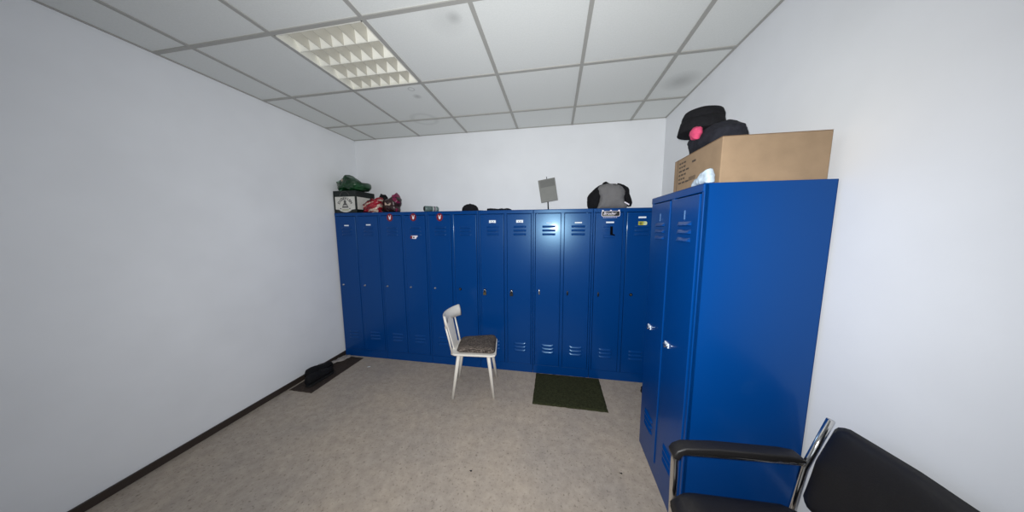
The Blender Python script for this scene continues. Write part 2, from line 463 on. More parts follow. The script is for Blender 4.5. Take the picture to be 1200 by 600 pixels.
locker = thing('locker', '', 'locker')
m = MB('blue')
m.box((0, 0.004, 0.02), (0.0015, LD, LH - .002)); m.box((UW - .0015, 0.004, .02), (UW, LD, LH - .002))
m.box((0, LD - .002, .02), (UW, LD, LH - .002)); m.box((.0015, .02, .09), (UW - .0015, LD - .002, .094))
m.box((0, -0.003, LH - .002), (UW, LD, LH), bev=.0008)
m.box((0, -0.003, 1.762), (UW, .018, LH - .002), bev=.003)
m.box((0, 0.0, .0), (UW, .018, .096), bev=.002)
m.box((0.004, LD - .05, 0), (0.03, LD, .094)); m.box((UW - .03, LD - .05, 0), (UW - .004, LD, .094))
m.box((0, 0, .09), (.019, .018, 1.77), bev=.002); m.box((UW - .019, 0, .09), (UW, .018, 1.77), bev=.002)
m.box((.284, 0, .09), (.316, .018, 1.77), bev=.002)
m.box((.298, 0.018, .094), (.302, LD - .002, 1.79))
m.build('body', locker)
for (a, b) in (D0, D1):
    m = MB('blue')
    m.box((a, -0.0045, DZ0), (b, .016, DZ1), bev=.003, seg=3)
    d = m.build('door', locker)
    cx = (a + b) / 2 + .008
    for zz, nm in ((1.634, 'vent'), (0.345, 'vent')):
        v = MB('blue', 'slot')
        for k in range(3): louvre(v, cx, zz - 0.040 * k)
        v.build(nm, d)
    p = MB('blue'); p.box((cx - .03, -0.0062, 1.652), (cx + .03, -0.004, 1.655), bev=.0006); p.box((cx - .03, -0.0062, 1.668), (cx + .03, -0.004, 1.671), bev=.0006)
    p.build('card_holder', d)

def lock_mesh(kind):
    m = MB('steel')
    if kind == 'knob':
        m.lathe([(0, 0), (.012, 0), (.012, .003), (.008, .005), (.008, .014), (.0065, .016), (0, .016)], 'steel', n=16, xf=rx(pi / 2) @ T(0, 0, .0035))
        m.box((-.001, -.0205, -.006), (.001, -.019, .006), 'slot')
    elif kind == 'dark_knob':
        m.lathe([(0, 0), (.016, 0), (.016, .003), (.010, .005), (.010, .016), (.008, .018), (0, .018)], 'dark_steel', n=16, xf=rx(pi / 2) @ T(0, 0, .0035))
        m.box((-.0015, -.023, -.009), (.0015, -.021, .009), 'steel')
    elif kind == 'lens':
        m.lathe([(0, 0), (.017, 0), (.016, .004), (.010, .007), (0, .008)], 'steel', n=20, xf=T(0, 0, 0) @ rx(pi / 2) @ T(0, 0, .003) @ Matrix.Diagonal((.55, 2.0, 1, 1)))
    elif kind == 'dark_lens':
        m.lathe([(0, 0), (.016, 0), (.015, .003), (.010, .005), (0, .006)], 'dark_steel', n=20, xf=rx(pi / 2) @ T(0, 0, .003) @ Matrix.Diagonal((.6, 1.7, 1, 1)))
    elif kind == 'hasp':
        m.box((-.010, -.012, -.022), (.010, -.004, .016), 'dark_steel', bev=.002)
        m.tube([(-.008, -.012, .008), (-.008, -.02, .008), (.008, -.02, .008), (.008, -.012, .008)], .0025, 'steel', n=8)
    elif kind == 'latch':
        m.box((-.022, -.010, -.014), (.022, -.004, .014), 'white_card', bev=.002)
        m.box((-.016, -.020, -.005), (.026, -.010, .006), 'steel', bev=.002)
        m.lathe([(0, 0), (.008, 0), (.008, .010), (0, .010)], 'steel', n=14, xf=T(.004, 0, -.006) @ rx(pi / 2) @ T(0, 0, .010))
    o = m.build('lock', None); me = o.data; bpy.data.objects.remove(o)
    return me
LOCKS = {k: lock_mesh(k) for k in ('knob', 'dark_knob', 'lens', 'dark_lens', 'hasp', 'latch')}
def add_lock(door, kind, x, z):
    o = bpy.data.objects.new('lock' if kind != 'latch' else 'latch_handle', LOCKS[kind]); COL.objects.link(o)
    o.parent = door; o.location = (x, 0, z)
    return o

UL = ['blue two-door locker at the left end of the back row against the side wall',
      'blue two-door locker below the red bag with red stickers on both doors',
      'blue two-door locker right behind the white chair, one red sticker on its left door',
      'blue two-door locker with white name cards and padlocks on both doors, right of the chair',
      'blue two-door locker behind the olive doormat, shining with the flash reflection',
      'blue two-door locker below the grey black sweatshirt, a black lettered sticker on its left door']
units = [locker]
for k in range(1, 6): units.append(copy_tree(locker))
wing = copy_tree(locker)
doors = []
for k, u in enumerate(units):
    u.location = (LXL + 2 * LP * k, LY, 0); u['label'] = UL[k]; u['group'] = 'lockers in the back row'
    ds = sorted([c for c in u.children if c.name.startswith('door')], key=lambda c: c.name)
    doors += ds
wing.location = (3.072, 1.85, 0); wing.rotation_euler = (0, 0, -pi / 2)
wing['label'] = 'blue two-door locker standing apart on the right, a cardboard box on top'
wing.scale = (1.0, 1.21, 1.0)
wdoors = sorted([c for c in wing.children if c.name.startswith('door')], key=lambda c: c.name)

LKX = [.075, .075, .085, .10, .115, .125, .16, .13, .075, .065, .07, .075]
kinds = ['knob', 'knob', 'knob', 'knob', 'knob', 'dark_knob', 'hasp', 'hasp', 'lens', 'dark_lens', 'dark_lens', 'dark_knob']
LKX = [.055, .055, .06, .065, .07, .075, .065, .065, .065, .06, .07, .085]
for k, d in enumerate(doors):
    add_lock(d, kinds[k], (k % 2) * LP + LKX[k], 0.925 if k != 11 else .935)
for k, d in enumerate(wdoors): add_lock(d, 'latch', k * LP + (0.095 if k == 0 else .06), .935)

# name cards, stickers (sub-parts of their doors)
def dx(k): return (k % 2) * LP           # left edge of the k-th door pitch in unit space
CXC = [(D0[0] + D0[1]) / 2 + .008, (D1[0] + D1[1]) / 2 + .008]
def card(k, w, z, h=.014, x=None):
    m = MB('white_card'); c = CXC[k % 2] if x is None else x
    m.box((c - w / 2, -.0064, z - h * .4), (c + w / 2, -.0048, z + h * .4), bev=.0004)
    return m, c
for k, w, z, h in ((0, .062, 1.650, .017), (1, .062, 1.656, .017), (9, .07, 1.6615, .016), (10, .075, 1.6615, .018), (11, .07, 1.707, .02), (8, .05, 1.6615, .008)):
    m, c = card(k, w, z, h)
    m.build('name_card', doors[k], label='white name card')
for k in (6, 7):
    m, c = card(k, .074, 1.680, .036)
    m.box((c - .02, -.0068, 1.662), (c + .02, -.0060, 1.668), 'blue_in')
    for q in (-.012, .012): m.box((c + q - .004, -.0068, 1.676), (c + q + .004, -.0062, 1.684), 'print_grey')
    m.build('name_card', doors[k], label='wide white name card with notched lower edge')
for k, d in enumerate(wdoors):
    m = MB('card_faint'); c = CXC[k]; m.box((c - .006, -.0064, 1.645), (c + .004, -.0048, 1.690), bev=.0004); m.build('name_card', d, label='narrow faded name card')

def oval(w, h, n=28): return [(w * cos(2 * pi * k / n), h * sin(2 * pi * k / n)) for k in range(n)]
def face(x, z, y=-.0046): return T(x, y, z) @ rx(pi / 2)      # local xy -> door face, local z towards the room
hand = [(-.006, -.032), (.006, -.032), (.017, -.012), (.019, .010), (.024, .030), (.015, .031), (.008, .008), (.003, .006), (-.004, .008),
        (-.013, .030), (-.021, .028), (-.016, .006), (-.016, -.012)]
for k, zz in ((2, 1.738), (3, 1.738), (4, 1.735)):
    m = MB('red_st', 'white_st'); x = CXC[k % 2] - (.02 if k != 4 else .004)
    m.prism(oval(.037, .044), 0, .0008, 'red_st', face(x, zz)); m.prism([(a * .72, b * .78) for a, b in hand], .0008, .0013, 'white_st', face(x, zz))
    m.build('sticker', doors[k], label='dark red oval sticker with a white forked mark')
m = MB('white_st', 'red_st'); x = CXC[1] - .02
m.prism([(-.036, -.014), (.024, -.018), (.030, 0), (.044, .006), (.044, .022), (-.036, .018)], 0, .0008, 'white_st', face(x, 1.510))
m.prism([(-.048, -.012), (-.026, -.016), (-.020, .014), (-.044, .016)], .0004, .0013, 'red_st', face(x, 1.510))
m.prism([(-.026, .019), (.040, .024), (.040, .029), (-.026, .025)], .0004, .0011, 'red_st', face(x, 1.510))
m.prism([(-.016, -.008), (.004, -.010), (.008, .006), (-.012, .008)], .0008, .0013, 'print_grey', face(x, 1.510))
m.build('sticker', doors[3], label='torn white and red sticker')
# black lettered sticker
m = MB('white_st', 'black_st'); x = CXC[0] + .004; zz = 1.746
def rrect(w, h, r, n=6):
    out = []
    for (cx, cy, a) in ((w - r, h - r, 0), (-w + r, h - r, pi / 2), (-w + r, -h + r, pi), (w - r, -h + r, 1.5 * pi)):
        for k in range(n + 1): out.append((cx + r * cos(a + k * pi / 2 / n), cy + r * sin(a + k * pi / 2 / n)))
    return out
m.prism(rrect(.087, .0265, .012), 0, .0006, 'white_st', face(x, zz))
m.prism(rrect(.082, .023, .010), .0006, .0011, 'black_st', face(x, zz))
for q in (-.076, 0, .076): m.prism(rrect(.008, .007, .003), 0, .0012, 'white_st', face(x + q, zz + .030))
m.text('Bruder', .038, T(x - .012, -.0059, zz + .002) @ rx(pi / 2) @ Matrix.Diagonal((1.12, 1, 1, 1)), 'white_st', shear=.35, bold=.0004)
m.prism([(-.07, -.020), (.03, -.020), (.03, -.0165), (-.07, -.0165)], .0011, .0014, 'print_cream', face(x, zz))
for q in range(9):
    m.box((x - .07 + q * .015, -.0052, zz - .040), (x - .062 + q * .015, -.0046, zz - .034), 'white_st')
m.build('sticker', doors[10], label='black sticker with white script lettering and outline')
# yellow sticker
m = MB('yellow_st', 'olive_st', 'pale_st'); x = CXC[1] + .006; zz = 1.650
m.prism(rrect(.040, .019, .016), 0, .0008, 'pale_st', face(x, zz)); m.prism([(-.040, -.019), (0.004, -.019), (0.010, .019), (-.040, .019)], .0002, .0010, 'yellow_st', face(x, zz))
m.prism(oval(.011, .013, 18), .0008, .0013, 'olive_st', face(x - .018, zz - .002))
m.build('sticker', doors[11], label='small yellow sticker')
# torn vent on door eleven: dark of the hole painted as a flat black patch, plus bent strip
v = [c for c in doors[10].children if c.name.startswith('vent')]
v = min(v, key=lambda c: c.name)
v.name = 'torn_vent'; v.data = v.data.copy()
bmv = bmesh.new(); bmv.from_mesh(v.data)
bmesh.ops.delete(bmv, geom=[p for p in bmv.verts if p.co.z > 1.0], context='VERTS'); bmv.to_mesh(v.data); bmv.free()
hm = MB('slot', 'blue'); c = CXC[0]
hm.prism([(c + .004, 1.622), (c + .028, 1.622), (c + .030, 1.548), (c + .052, 1.540), (c + .050, 1.528), (c + .004, 1.536)], 0, .0006, 'slot', T(0, -.0046, 0) @ rx(pi / 2))
hm.prism([(c - .062, 1.534), (c + .052, 1.526), (c + .044, 1.505), (c - .056, 1.508)], 0, .009, 'blue', T(0, -.0046, 0) @ rx(pi / 2) , bev=.004)
for z_ in (1.622, 1.59): hm.prism([(c - .065, z_), (c, z_), (c, z_ - .012), (c - .058, z_ - .014)], 0, .006, 'blue', T(0, -.0046, 0) @ rx(pi / 2), bev=.003)
hm.bm.from_mesh(v.data)
old = v.data
nm = bpy.data.meshes.new('torn_vent'); hm.bm.to_mesh(nm); hm.bm.free()
for q in hm.mats: nm.materials.append(q)
v.data = nm

# padlocks hanging on two doors
for k, lab in ((6, 'small padlock on the locker door just right of the chair'), (7, 'small black padlock on the second padlocked door from the chair')):
    px = LXL + k * LP + LKX[k]
    t = thing('padlock', lab, 'padlock', (px, LY - .019, .872), group='padlocks')
    m = MB('brass' if k == 6 else 'black'); m.box((-.017, -.008, 0), (.017, .008, .032), bev=.003); m.build('padlock_body', t)
    m = MB('steel'); m.tube([(-.011, 0, .030), (-.011, 0, .048)] + arc((0, 0, .048), .011, pi, 0, 8)[1:] + [(.011, 0, .030)], .0028, n=8); m.build('shackle', t)

# ------------------------------------------------------------------ white chair
CH = thing('chair', 'white wooden chair with a curved backrest and dark tweed seat cushion', 'chair', (1.645, 2.256, 0), radians(11))
m = MB('white_paint')
seat = [(-.215, -.10), (-.205, -.135), (-.17, -.158), (.18, -.196), (.212, -.185), (.222, -.15), (.222, .15), (.212, .185), (.18, .196), (-.17, .158), (-.205, .135), (-.215, .10)]
m.prism(seat, .420, .438, bev=.006, seg=3, smooth=False); m.build('seat', CH)
m = MB('tweed'); t = bmesh.new()
cus = [(-.135, -.140), (.185, -.180), (.205, -.165), (.212, -.13), (.212, .13), (.205, .165), (.185, .180), (-.135, .140), (-.155, .115), (-.16, .0), (-.155, -.115)]
m.blob(cus, lambda a, b, th: (a, b, (.455 + th * (1.0 if th > 0 else .45))), .040, 'tweed', seed=3, amp=.002, freq=9, flat=7, rings=16)
m.build('cushion', CH)
for sx, sy, tx, ty in ((-0.195, -0.17, -0.135, -0.115), (0.195, -0.172, 0.145, -0.135), (-0.198, 0.165, -0.135, 0.115), (0.205, 0.178, 0.145, 0.135)):
    m = MB('white_paint'); m.tube([(sx, sy, 0), (sx * .3 + tx * .7, sy * .3 + ty * .7, .30), (tx, ty, .421)], [.0135, .0175, .018], n=14); m.build('leg', CH)
BK = T(-.19, 0, 0) @ rz(radians(-9)) @ T(.19, 0, -.045)
m = MB('white_paint'); t = bmesh.new(); g = []
NN = 20
for i in range(NN + 1):
    f = i / NN * 2 - 1
    y = f * .192; x = -.262 + .060 * f * f
    hh = .052 + .006 * f * f
    for_ring = []
    for (dxx, dz) in ((-.011, -hh), (.011, -hh), (.013, 0), (.008, hh), (-.012, hh)):
        lean = -.16 * dz
        for_ring.append(t.verts.new((x + dxx + lean, y, .80 + dz)))
    g.append(for_ring)
for a, b in zip(g, g[1:]):
    for k in range(5): t.faces.new((a[k], a[(k + 1) % 5], b[(k + 1) % 5], b[k]))
t.faces.new(g[0]); t.faces.new(g[-1][::-1])
bmesh.ops.recalc_face_normals(t, faces=t.faces[:])
bmesh.ops.bevel(t, geom=[e for e in t.edges if len(e.link_faces) == 2 and e.calc_face_angle() > .5], offset=.004, segments=2, affect='EDGES')
m.merge(t, 'white_paint', True, BK); m.build('top_rail', CH)
m = MB('white_paint')
spl = [(-.055, 0), (.055, 0), (.078, .315), (-.078, .315)]
m.prism(spl, -.007, .007, xf=BK @ T(-.185, .0, .475) @ ry(-radians(12.5)) @ rz(pi / 2) @ rx(pi / 2), bev=.003); m.build('back_splat', CH)
for sy in (-1, 1):
    m = MB('white_paint'); q = .135 if sy < 0 else .090; m.tube([(-.170, sy * q, .475), (-.192 if sy < 0 else -.207, sy * (q + .020), .63), (-.214 if sy < 0 else -.240, sy * (q + .036), .755)], [.009, .009, .0075], n=12, xf=BK)
    m.build('back_spindle', CH)

# ------------------------------------------------------------------ black armchair at the right
AC = thing('armchair', 'black armchair with chrome tube frame, backed against the right wall beside the lockers', 'armchair', (3.215, .835, 0), radians(4))
def ac_side(sy):
    y = sy * .252
    pts = [(-.235, y, 0.004), (-.250, y, .34), (-.256, y, .595)] + arc((-.216, y, .610), .040, pi, pi / 2, 6) + [(.08, y, .650), (.225, y, .648)]
    return pts
for sy in (1, -1):
    m = MB('chrome'); m.tube(ac_side(sy), .0135, n=14); m.build('front_leg', AC)
    m = MB('chrome'); m.tube([(.265, sy * .235, .004), (.20, sy * .235, .43), (.228, sy * .235, .64), (.285, sy * .225, .86)], .0115, n=14); m.build('rear_leg', AC)
    m = MB('chrome'); m.tube([(-.252, sy * .252, .425), (-.225, sy * .238, .412), (0, sy * .232, .408), (.205, sy * .235, .408)], .009, n=12); m.build('seat_rail', AC)
    m = MB('vinyl')
    pad = [(-.268, .632), (-.272, .648), (-.258, .670), (-.225, .686), (-.10, .693), (.16, .688), (.215, .680), (.232, .668), (.225, .660), (.10, .660), (-.20, .660), (-.235, .650), (-.25, .626)]
    m.prism([(p[0], p[1]) for p in pad], -.026, .026, xf=T(0, sy * .252, 0) @ rx(pi / 2), bev=.007, seg=3, smooth=True); m.build('armrest', AC)
    for fx in (-.235, .265):
        m = MB('rubber'); m.lathe([(0, 0), (.016, 0), (.015, .028), (0, .028)], n=14, xf=T(fx, sy * (.252 if fx < 0 else .235), 0)); m.build('rubber_foot', AC)
m = MB('vinyl')
m.blob([(-.295, -.16), (-.285, -.215), (-.25, -.236), (.15, -.222), (.195, -.19), (.20, 0), (.195, .19), (.15, .222), (-.25, .236), (-.285, .215), (-.295, .16), (-.305, 0)],
       lambda a, b, th: (a, b, .463 + th - max(0, -(a + .2)) * .25), .046, 'vinyl', seed=5, amp=.002, freq=6, flat=9, rings=16)
m.build('seat', AC)
m = MB('vinyl')
m.blob([(-.21, .54), (-.19, .52), (0, .515), (.19, .52), (.21, .54), (.215, .70), (.20, .85), (.17, .872), (0, .88), (-.17, .872), (-.20, .85), (-.215, .70)],
       lambda a, b, th: (.218 + (b - .52) * .22 - th * .8 - .012, a, b), .034, 'vinyl', seed=6, amp=.002, freq=6, flat=9, rings=14)
m.build('backrest', AC)

# ------------------------------------------------------------------ mats, shoes and the rag on the floor
def mat_mesh(x0, y0, x1, y1, key, seed, h=.009, skew=0.0):
    m = MB(key); t = bmesh.new(); nx, ny = 46, 34; g = []
    for j in range(ny + 1):
        r = []
        for i in range(nx + 1):
            u, v = i / nx, j / ny
            x = x0 + (x1 - x0) * u + skew * v; y = y0 + (y1 - y0) * v
            if i in (0, nx): x += noise.noise((x * 30 + seed, y * 22, seed)) * .004
            if j in (0, ny): y += noise.noise((x * 22 + seed, y * 30, seed)) * .005
            edge = i in (0, nx) or j in (0, ny)
            r.append(t.verts.new((x, y, .004 if edge else h + noise.noise((x * 60, y * 60, seed)) * .0015)))
        g.append(r)
    for j in range(ny):
        for i in range(nx): t.faces.new((g[j][i], g[j][i + 1], g[j + 1][i + 1], g[j + 1][i]))
    ring = [g[0][i] for i in range(nx + 1)] + [g[j][nx] for j in range(1, ny + 1)] + [g[ny][i] for i in range(nx - 1, -1, -1)] + [g[j][0] for j in range(ny - 1, 0, -1)]
    low = [t.verts.new((v.co.x, v.co.y, .0005)) for v in ring]
    n = len(ring)
    for k in range(n): t.faces.new((ring[k], ring[(k + 1) % n], low[(k + 1) % n], low[k]))
    t.faces.new(low[::-1])
    bmesh.ops.recalc_face_normals(t, faces=t.faces[:])
    m.merge(t, key, True); return m
tag(mat_mesh(2.236, 2.108, 2.902, 2.600, 'mat_green', 2.0).build('doormat'), 'dark olive green doormat lying in front of the back lockers', 'doormat')
tag(mat_mesh(-.185, 1.90, .078, 2.572, 'mat_brown', 5.0, h=.007).build('doormat'), 'dark brown floor mat in the left corner beside the baseboard', 'doormat')

def shoe(name, label, loc, rot, L=.29, key='black_cloth', group=None):
    s = thing(name, label, 'shoe', loc, rot, group)
    # upper: lofted sections along the foot (x forward)
    secs = [(-.5, .030, .075, .02), (-.46, .036, .098, .02), (-.32, .039, .100, .0), (-.15, .040, .090, .0), (.02, .043, .072, .0), (.18, .048, .060, .0), (.34, .047, .052, .0), (.45, .036, .042, .0), (.5, .016, .026, .0)]
    m = MB(key); t = bmesh.new(); rings = []; n = 18
    for (f, w, h, c) in secs:
        r = []
        for k in range(n):
            a = 2 * pi * k / n
            yy = w * cos(a) * (1 if sin(a) < 0 else (1 - .25 * sin(a))); zz = .022 + (h * .5) * (1 + sin(a)) * .98
            r.append(t.verts.new((f * L, yy, max(zz, .018))))
        rings.append(r)
    for a, b in zip(rings, rings[1:]):
        for k in range(n): t.faces.new((a[k], a[(k + 1) % n], b[(k + 1) % n], b[k]))
    t.faces.new(rings[0][::-1]); t.faces.new(rings[-1])
    bmesh.ops.recalc_face_normals(t, faces=t.faces[:])
    m.merge(t, key, True); m.build('upper', s)
    m = MB('rubber'); out = []
    for f, w in ((-.5, .026), (-.44, .036), (-.2, .040), (.05, .044), (.25, .051), (.4, .044), (.49, .026), (.51, 0)): out.append((f * L, w))
    poly = out + [(x, -w) for x, w in out[-2::-1]]
    m.prism(poly, .0, .024, 'rubber', bev=.004); m.build('sole', s)
    m = MB('black'); 
    for q in range(4): m.tube([(.02 * L + q * .022, -.024, .089 - q * .006), (.02 * L + q * .022 + .006, 0, .099 - q * .006), (.02 * L + q * .022, .024, .089 - q * .006)], .0028, n=6)
    m.build('laces', s)
    return s
shoe('shoe', 'black shoe on the brown mat, the one nearer the left wall', (-.150, 2.20, .008), radians(88), group='black shoes in the left corner')
shoe('shoe', 'black shoe on the brown mat, the one farther from the left wall', (-.035, 2.10, .008), radians(90), group='black shoes in the left corner')
m = MB('rag')
m.blob([(-.205, 2.36), (-.165, 2.355), (-.125, 2.42), (-.085, 2.50), (-.075, 2.565), (-.12, 2.585), (-.165, 2.58), (-.195, 2.50), (-.208, 2.42)],
       lambda a, b, th: (a, b, .016 + th * (1 if th > 0 else .3)), .020, 'rag', seed=8, amp=.010, freq=24, zmin=.0075)
tag(m.build('rag'), 'crumpled grey rag on the edge of the brown mat by the wall', 'rag')
shoe('shoe', 'black shoe on the floor in the gap behind the right-hand locker', (3.40, 2.475, 0), radians(200), L=.26)
m = MB('white_card')
m.prism([(0, 0), (.028, .010), (.034, .022), (.012, .017)], 0, .002, xf=T(.275, 2.398, .0005)); tag(m.build('paper_scrap'), 'tiny white paper scrap on the floor near the brown mat', 'paper')
for q, (x, y) in enumerate(((1.892, 1.408), (2.872, 1.556))):
    m = MB('black'); m.blob([(.008 * cos(a), .006 * sin(a)) for a in [k * pi / 5 for k in range(10)]], lambda a, b, th, x=x, y=y: (x + a, y + b, .003 + th), .003, 'black', seed=q, amp=.002, freq=90, rings=3, nseg=14, zmin=0.0)
    tag(m.build('dirt_crumb'), ('dark crumb on the open floor in front of the white chair' if q == 0 else 'dark crumb on the floor near the right-hand locker'), 'dirt')

# ------------------------------------------------------------------ things on top of the back lockers
Z = LH
CR = thing('crate', 'dark beer crate with a cream label, on the leftmost locker', 'crate', (-.060, 2.775, Z), 0)
hw, hd, hh = .148, .152, .262
m = MB('crate')
m.box((-hw, -hd, 0), (hw, hd, .012)); 
for a, b in (((-hw, -hd), (hw, -hd + .012)), ((-hw, hd - .012), (hw, hd)), ((-hw, -hd + .012), (-hw + .012, hd - .012)), ((hw - .012, -hd + .012), (hw, hd - .012))):
    m.box((a[0], a[1], .012), (b[0], b[1], hh), bev=.002)
for x, y in ((-hw, -hd), (hw, -hd), (-hw, hd), (hw, hd)): m.box((x - .006, y - .006, 0), (x + .006, y + .006, hh), bev=.004)
m.box((-hw - .004, -hd - .004, hh - .018), (hw + .004, -hd + .012, hh), bev=.003); m.box((hw - .012, -hd, hh - .018), (hw + .004, hd, hh), bev=.003)
m.build('crate_body', CR)
m = MB('crate_label', 'print_grey', 'print_cream')
lab = [(-.134, .192), (.134, .192), (.134, .044), (.09, .040), (.062, .022), (.03, .012), (0, .009), (-.03, .012), (-.062, .022), (-.09, .040), (-.134, .044)]
m.prism(lab, 0, .002, 'crate_label', T(0, -hd, 0) @ rx(pi / 2))
word = 'DIDEVIEN'
for i, ch in enumerate(word):
    a = radians(152 - i * 124 / 7)
    x, z = .092 * cos(a), .082 + .088 * sin(a)
    m.text(ch, .042, T(x, -hd - .0025, z) @ rx(pi / 2) @ rz(a - pi / 2), 'print_grey', bold=.002)
# emblem: a small figure-like crest, banner and side scrolls
m.prism(oval(.017, .020, 16), .002, .003, 'print_grey', T(0, -hd, .132) @ rx(pi / 2))
m.prism([(-.045, .062), (.045, .062), (.030, .096), (.018, .115), (-.018, .115), (-.030, .096)], .002, .003, 'print_grey', T(0, -hd, 0) @ rx(pi / 2))
m.prism([(-.028, .080), (.028, .080), (.02, .092), (-.02, .092)], .003, .0036, 'crate_label', T(0, -hd, 0) @ rx(pi / 2))
m.prism([(-.04, .028), (.04, .028), (.05, .046), (-.05, .046)], .002, .003, 'print_cream', T(0, -hd, 0) @ rx(pi / 2))
for q in (-.066, .060): m.prism(oval(.009, .007, 12), .002, .003, 'print_grey', T(q, -hd, .052) @ rx(pi / 2))
m.build('front_label', CR)
m = MB('crate_label')
m.prism([(-.134, .192), (.134, .192), (.134, .044), (-.134, .044)], 0, .002, 'crate_label', T(hw, 0, 0) @ rz(pi / 2) @ rx(pi / 2)); m.build('side_label', CR)
m = MB('print_grey')
m.tube(arc((0, -hd - .002, .192), .062, radians(12), radians(168), 16), .003, n=6); m.build('crate_emblem', CR, label='thin grey arc above the cream label')

def yz(y, sx=1.0):
    return lambda a, b, th: (a, y + th, b)
def green_fn(c):
    if (c.x + .165) ** 2 + (c.z - 2.185) ** 2 < .018 ** 2 and c.y < 2.7: return 'bag_green_pale'
    if (c.x + .090) ** 2 + (c.z - 2.190) ** 2 < .014 ** 2 and c.y < 2.7: return 'bag_cream'
    if noise.noise(c * 16) > .66: return 'bag_green_pale'
    return 'bag_green'
m = MB('bag_green')
GB = [(-.214, 2.13), (-.222, 2.165), (-.19, 2.190), (-.13, 2.215), (-.072, 2.268), (-.02, 2.228), (.035, 2.172), (.068, 2.146), (.100, 2.160), (.128, 2.140), (.160, 2.160), (.190, 2.128), (.178, 2.085), (.12, 2.066), (.06, 2.064), (-.02, 2.064), (-.12, 2.064), (-.19, 2.066), (-.214, 2.09)]
m.blob(GB, lambda a, b, th: (a, 2.735 + th, b), .125, 'bag_green', seed=11, amp=.016, freq=17, zmin=2.0645, matfn=green_fn, rings=18, nseg=110, flat=3)
o = m.build('plastic_bag'); tag(o, 'crumpled green plastic bag lying on top of the beer crate', 'bag')
def red_fn(c):
    n = noise.noise(Vector((c.x * 9 - c.z * 12, c.y * 10, c.z * 30 - c.x * 8)) + Vector((3, 1, 5)))
    return 'bag_cream' if n > .34 else ('bag_dark' if n < -.30 else 'bag_red')
m = MB('bag_red')
m.blob([(.135, Z), (.128, 1.84), (.145, 1.90), (.19, 1.938), (.27, 1.968), (.318, 1.988), (.352, 1.982), (.362, 1.93), (.352, 1.885), (.34, 1.845), (.34, Z)],
       lambda a, b, th: (a, 2.71 + th, b), .08, 'bag_red', seed=21, amp=.021, freq=18, matfn=red_fn, zmin=Z, rings=16, nseg=100, flat=3)
o = m.build('plastic_bag'); tag(o, 'crumpled red plastic bag with pale print leaning against the beer crate', 'bag')
def dark_fn(c):
    n = noise.noise(c * 15 + Vector((8, 2, 1)))
    if c.z > 1.985 and c.x > .49: return 'magenta'
    return 'bag_cream' if n > .36 else ('magenta' if n < -.48 else 'bag_dark')
m = MB('bag_dark')
m.blob([(.378, Z), (.372, 1.88), (.374, 1.955), (.40, 1.972), (.445, 1.965), (.498, 2.010), (.540, 2.042), (.560, 2.0), (.580, 1.957), (.565, 1.89), (.552, Z)],
       lambda a, b, th: (a, 2.755 + th, b), .07, 'bag_dark', seed=31, amp=.014, freq=18, matfn=dark_fn, zmin=Z, rings=16, nseg=100, flat=3)
o = m.build('plastic_bag'); tag(o, 'crumpled dark maroon bag with a magenta peak beside the red bag', 'bag')
m = MB('black_cloth')
m.blob([(.205, 1.97), (.22, Z + .01), (.33, Z + .01), (.34, 1.98), (.300, 2.038), (.235, 2.050)], lambda a, b, th: (a, 2.87 + th, b), .05, 'black_cloth', seed=41, amp=.010, freq=18, zmin=Z)
o = m.build('black_pouch'); tag(o, 'black pouch standing behind the red bag next to the crate', 'pouch')

CN = thing('drink_can', 'grey green can lying on its side on the third locker', 'can', (1.005, 2.70, Z + .034), radians(48))
m = MB('can_green', 'can_violet', 'can_pale')
A = ry(pi / 2)
m.lathe([(.028, -.080), (.033, -.074), (.033, .006)], 'can_green', xf=A); m.lathe([(.0332, .006), (.0332, .022)], 'can_pale', xf=A); m.lathe([(.033, .022), (.033, .040)], 'can_violet', xf=A)
m.lathe([(.0332, .040), (.0332, .050)], 'can_pale', xf=A); m.lathe([(.033, .050), (.033, .070), (.027, .080)], 'can_green', xf=A)
m.build('can_body', CN)
m = MB('black'); m.lathe([(0, -.0805), (.027, -.0805), (.0275, -.0825), (.024, -.0845), (.022, -.0812), (0, -.0812)], xf=A); m.build('can_end', CN)

CP = thing('cap', 'black cap lying on the locker behind the white chair', 'cap', (1.455, 2.76, Z), 0)
m = MB('black_cloth'); m.lathe([(.094, .002), (.095, .022), (.088, .046), (.070, .068), (.040, .082), (.012, .087), (0, .088)], xf=Matrix.Diagonal((1, .95, 1, 1)))
m.build('crown', CP)
m = MB('black_cloth'); t = bmesh.new()
vis = [(.07 + .0, -.085)] + [(.075 + .10 * cos(a), .085 * sin(a)) for a in [(-pi / 2) + k * pi / 12 for k in range(13)]] + [(.07, .085)]
m.prism(vis, .004, .010, bev=.002); m.build('visor', CP)
m = MB('black_cloth'); m.lathe([(.008, .086), (.008, .091), (0, .092)], n=12); m.build('button', CP)
m = MB('black_cloth')
m.blob([(1.66, Z), (1.66, 1.828), (1.70, 1.834), (1.80, 1.824), (1.835, 1.831), (1.865, 1.822), (1.91, 1.830), (1.94, 1.818), (1.945, Z)], lambda a, b, th: (a, 2.74 + th, b), .05, 'black_cloth', seed=51, amp=.003, freq=20, zmin=Z, rings=8)
o = m.build('scarf'); tag(o, 'flat black folded scarf lying right of the black cap', 'scarf')

